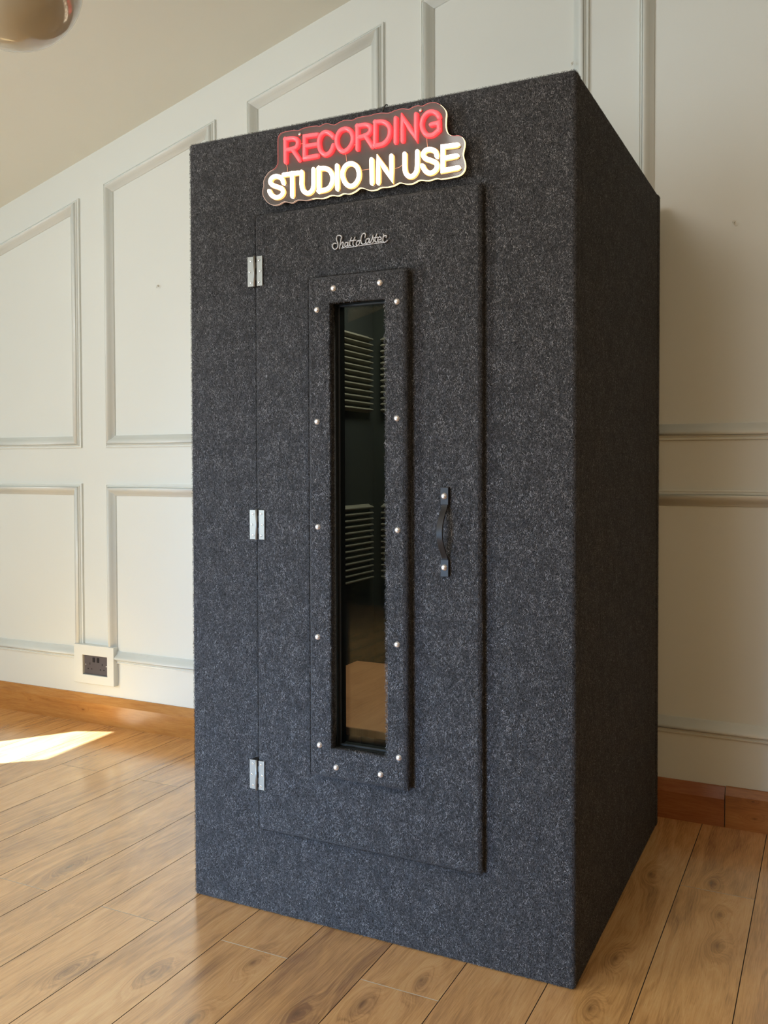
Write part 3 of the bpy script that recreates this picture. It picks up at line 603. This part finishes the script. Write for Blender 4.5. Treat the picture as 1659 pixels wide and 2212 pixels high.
# tubes: rounded front, flat housing behind
def tprof(hw,d): # side, depth(y; negative to viewer)
    f=[]
    for a in range(0,181,30):
        r=math.radians(a); f.append((hw*math.cos(r),-d*.55-math.sin(r)*hw*.75,0))
    f+= [(-hw-.0011,0,1),(hw+.0011,0,1)]  # flared glowing sides imitate the halo round the letters
    f[6]=(f[6][0],f[6][1],1); f=[(x,y,m) for x,y,m in f]
    return f
for ch,col,strokes in LETTERS:
    bm=bmesh.new(); hw=.0045 if col=='red' else .0051
    for cl,sm,pts in strokes:
        P3=[(x,-.0278,z) for x,z in pts]
        if sm: c=catmull(P3,bool(cl),5)
        else:
            c=[]
            for a,b in zip(P3,P3[1:]): c+= [Vector(a),Vector(a).lerp(Vector(b),.5)]
            c.append(Vector(P3[-1]))
        sweep_xz(bm,c,bool(cl),tprof(hw,.010))
    mats=[M['red'],M['red_side']] if col=='red' else [M['white'],M['white_side']]
    fin('neon_letter',bm,mats,sign,True,label=('red' if col=='red' else 'warm white')+' tube letter '+ch)
for w in WIRES:
    bm=bmesh.new(); tube(bm,catmull([(x,-.0290,z) for x,z in w],False,3),.0005,6); fin('link_wire',bm,M['wire'],sign)
for x,z in SCREWS:
    bm=bmesh.new(); lathe(bm,[(.0035,.0225),(.0035,-.001),(.0043,-.0012),(.0043,-.0022),(.003,-.0038),(.0002,-.0042)],(x,-.0275,z),'y',16); fin('mounting_screw',bm,M['screw'],sign,True)
bm=bmesh.new(); tube(bm,catmull([(.588,-.022,1.962),(.586,-.014,1.972),(.584,-.004,1.982),(.583,.004,1.988),(.582,.012,1.990)],False,4),.0016,8); fin('power_lead',bm,M['black'],sign,True)
# ================================================================== SOCKET
so=empty('wall_socket',(-1.423,YW-.018,.259),'dark metal double wall socket set low in the white panelling above the skirting','socket')
sx0,sx1,sz0,sz1=-1.4925,-1.3535,.2175,.3005; SY=YW-.0185
bm=bmesh.new(); box(bm,sx0,sx1,SY,YW-.0005,sz0,sz1,.0012,2); fin('face_plate',bm,M['sockplate'],so)
for q in (-.0125,.0125):
    bm=bmesh.new(); cx=(sx0+sx1)/2+q; box(bm,cx-.006,cx+.006,SY-.0035,SY+.001,.272,.293,.0015,2); fin('switch',bm,M['black'],so)
for cx in (sx0+.033,sx1-.033):
    for (ox,oz,w,h) in ((0,.0115,.0022,.0045),(-.0105,-.0115,.0035,.0022),(.0105,-.0115,.0035,.0022)):
        bm=bmesh.new(); box(bm,cx+ox-w,cx+ox+w,SY-.0003,SY+.0005,.253+oz-h,.253+oz+h); fin('pin_hole',bm,M['black'],so)
for cx in (sx0+.009,sx1-.009):
    bm=bmesh.new(); dome(bm,cx,SY,.259,.0028,.0008,12); fin('plate_screw',bm,M['screw'],so)
# ================================================================== HOOKS
for (x,z,l) in ((-1.065,1.90,'small picture hook on the white panel left of the booth'),(1.255,1.897,'small picture hook on the cream wall right of the booth'),(.741,2.474,'small picture hook on the moulding above the booth top right corner')):
    h=empty('wall_hook',(x,YW,z),l,'hook')
    yo=YW-.0225 if x==.741 else YW
    bm=bmesh.new(); tube(bm,catmull([(x,yo+.001,z+.004),(x,yo-.006,z+.003),(x+.001,yo-.011,z-.003),(x+.003,yo-.013,z-.008),(x+.006,yo-.015,z-.004),(x+.008,yo-.015,z+.003)],False,4),.0012,8); fin('hook_wire',bm,M['white_cord'],h,True)
    bm=bmesh.new(); lathe(bm,[(.0045,0),(.0045,-.002),(.003,-.003),(.0002,-.003)],(x,yo,z+.004),'y',12); fin('hook_base',bm,M['white_cord'],h)
# ================================================================== PENDANT
lx,ly,lz,lr=.2325,-.7323,1.9972,.125
pd=empty('pendant_lamp',(lx,ly,lz),'glossy beige glass globe pendant lamp hanging from the ceiling in the upper left corner','lamp')
bm=bmesh.new(); pr=[(lr*math.sin(math.radians(a)),-lr*math.cos(math.radians(a))) for a in [.2]+list(range(5,161,5))]+[(.040,.1185),(.040,.128)]
lathe(bm,pr,(lx,ly,lz),'z',64); fin('globe_shade',bm,M['globe'],pd,True)
bm=bmesh.new(); lathe(bm,[(.044,.117),(.044,.140),(.030,.152),(.008,.158),(.006,.175),(.002,.176)],(lx,ly,lz),'z',32); fin('lamp_cap',bm,M['brass'],pd,True)
bm=bmesh.new(); tube(bm,[(lx,ly,lz+.17),(lx,ly,zc(lx)-.01)],.003,8); fin('cord',bm,M['white_cord'],pd)
bm=bmesh.new(); lathe(bm,[(.05,.012),(.05,-.02),(.03,-.032),(.004,-.035)],(lx,ly,zc(lx)-.002),'z',32); fin('ceiling_rose',bm,M['brass'],pd,True)
# ================================================================== LIGHT
def area(name,loc,target,sx,sy,power,col,spread=180):
    l=bpy.data.lights.new(name,'AREA'); l.shape='RECTANGLE'; l.size=sx; l.size_y=sy; l.energy=power; l.color=col; l.spread=math.radians(spread)
    o=bpy.data.objects.new(name,l); C.objects.link(o); o.location=loc
    o.rotation_euler=(Vector(target)-Vector(loc)).to_track_quat('-Z','Y').to_euler(); return o
area('window_light_left',(XL+.06,-2.2,1.35),(.6,-.2,.85),1.7,1.4,126,(.83,.94,1.0))
area('front_fill',(-.45,YB+.06,1.15),(-.6,1,.9),1.3,1.3,32,(.86,.94,1.0))  # added unseen fill for floor and booth front; no window in this wall
area('ceiling_bounce_fill',(.9,-2.6,2.75),(.9,-.6,.6),2.4,1.6,4,(1.0,.84,.60))  # added unseen lamp standing in for warm light off the ceiling
area('low_blue_fill',(-.25,-3.0,.35),(.25,0,.2),.8,.45,10,(.30,.58,1.0),55)  # added unseen blue fill that cools the booth's lower carpet
area('warm_right_fill',(2.5,-1.9,1.7),(1.5,1.0,.9),.9,.9,3.5,(1.0,.70,.38),100)  # added unseen fill to warm the right wall and booth side
area('high_fill',(.25,-2.4,2.62),(.5,0,1.3),1.0,.6,16,(1.0,.96,.90))  # added unseen fill from above, for shadows under door and frame
sun=bpy.data.lights.new('sun','SUN'); sun.energy=42; sun.angle=math.radians(.5); sun.color=(.60,.80,1.0)
so_=bpy.data.objects.new('sun',sun); C.objects.link(so_); so_.location=(-6,-3,5)
so_.rotation_euler=Vector((dh.x,dh.y,-el)).to_track_quat('-Z','Y').to_euler()
il=bpy.data.lights.new('booth_inner_light','AREA'); il.energy=8; il.size=.25; il.color=(1,.94,.80)
io=bpy.data.objects.new('booth_inner_light',il); C.objects.link(io); io.location=(.40,.55,H-.06)
w=bpy.data.worlds.new('world'); bpy.context.scene.world=w; w.use_nodes=True
wn=w.node_tree; bg=wn.nodes['Background']; sk=wn.nodes.new('ShaderNodeTexSky'); sk.sky_type='HOSEK_WILKIE'
wn.links.new(sk.outputs[0],bg.inputs[0]); bg.inputs[1].default_value=1.0
# ================================================================== CAMERA
cam=bpy.data.cameras.new('camera'); co=bpy.data.objects.new('camera',cam); C.objects.link(co)
cam.sensor_fit='VERTICAL'; cam.sensor_height=36; cam.sensor_width=27; cam.lens=1856.986/2212*36
cam.shift_x=-132.893/2212; cam.shift_y=-58.546/2212; cam.clip_start=.05
Rm=[[0.9112306351031679,-0.41181469048538855,-0.008209162557834422],[0.4118943675282319,0.9109807317444597,0.02138074808902868],[-0.0013265172426841852,-0.022864100479842095,0.9997377022305665]]
co.matrix_world=Matrix([[Rm[i][0],Rm[i][2],-Rm[i][1],(1.54650753,-1.79310787,1.14301698)[i]] for i in range(3)]+[[0,0,0,1]])
S=bpy.context.scene; S.camera=co
S.view_settings.view_transform='Standard'; S.view_settings.look='None'; S.view_settings.exposure=0
S.cycles.use_denoising=True; S.cycles.max_bounces=7; S.cycles.diffuse_bounces=4; S.cycles.use_adaptive_sampling=True; S.cycles.adaptive_threshold=.03; S.cycles.glossy_bounces=4; S.cycles.transparent_max_bounces=8
S.cycles.sample_clamp_indirect=8; S.cycles.caustics_reflective=False; S.cycles.caustics_refractive=False
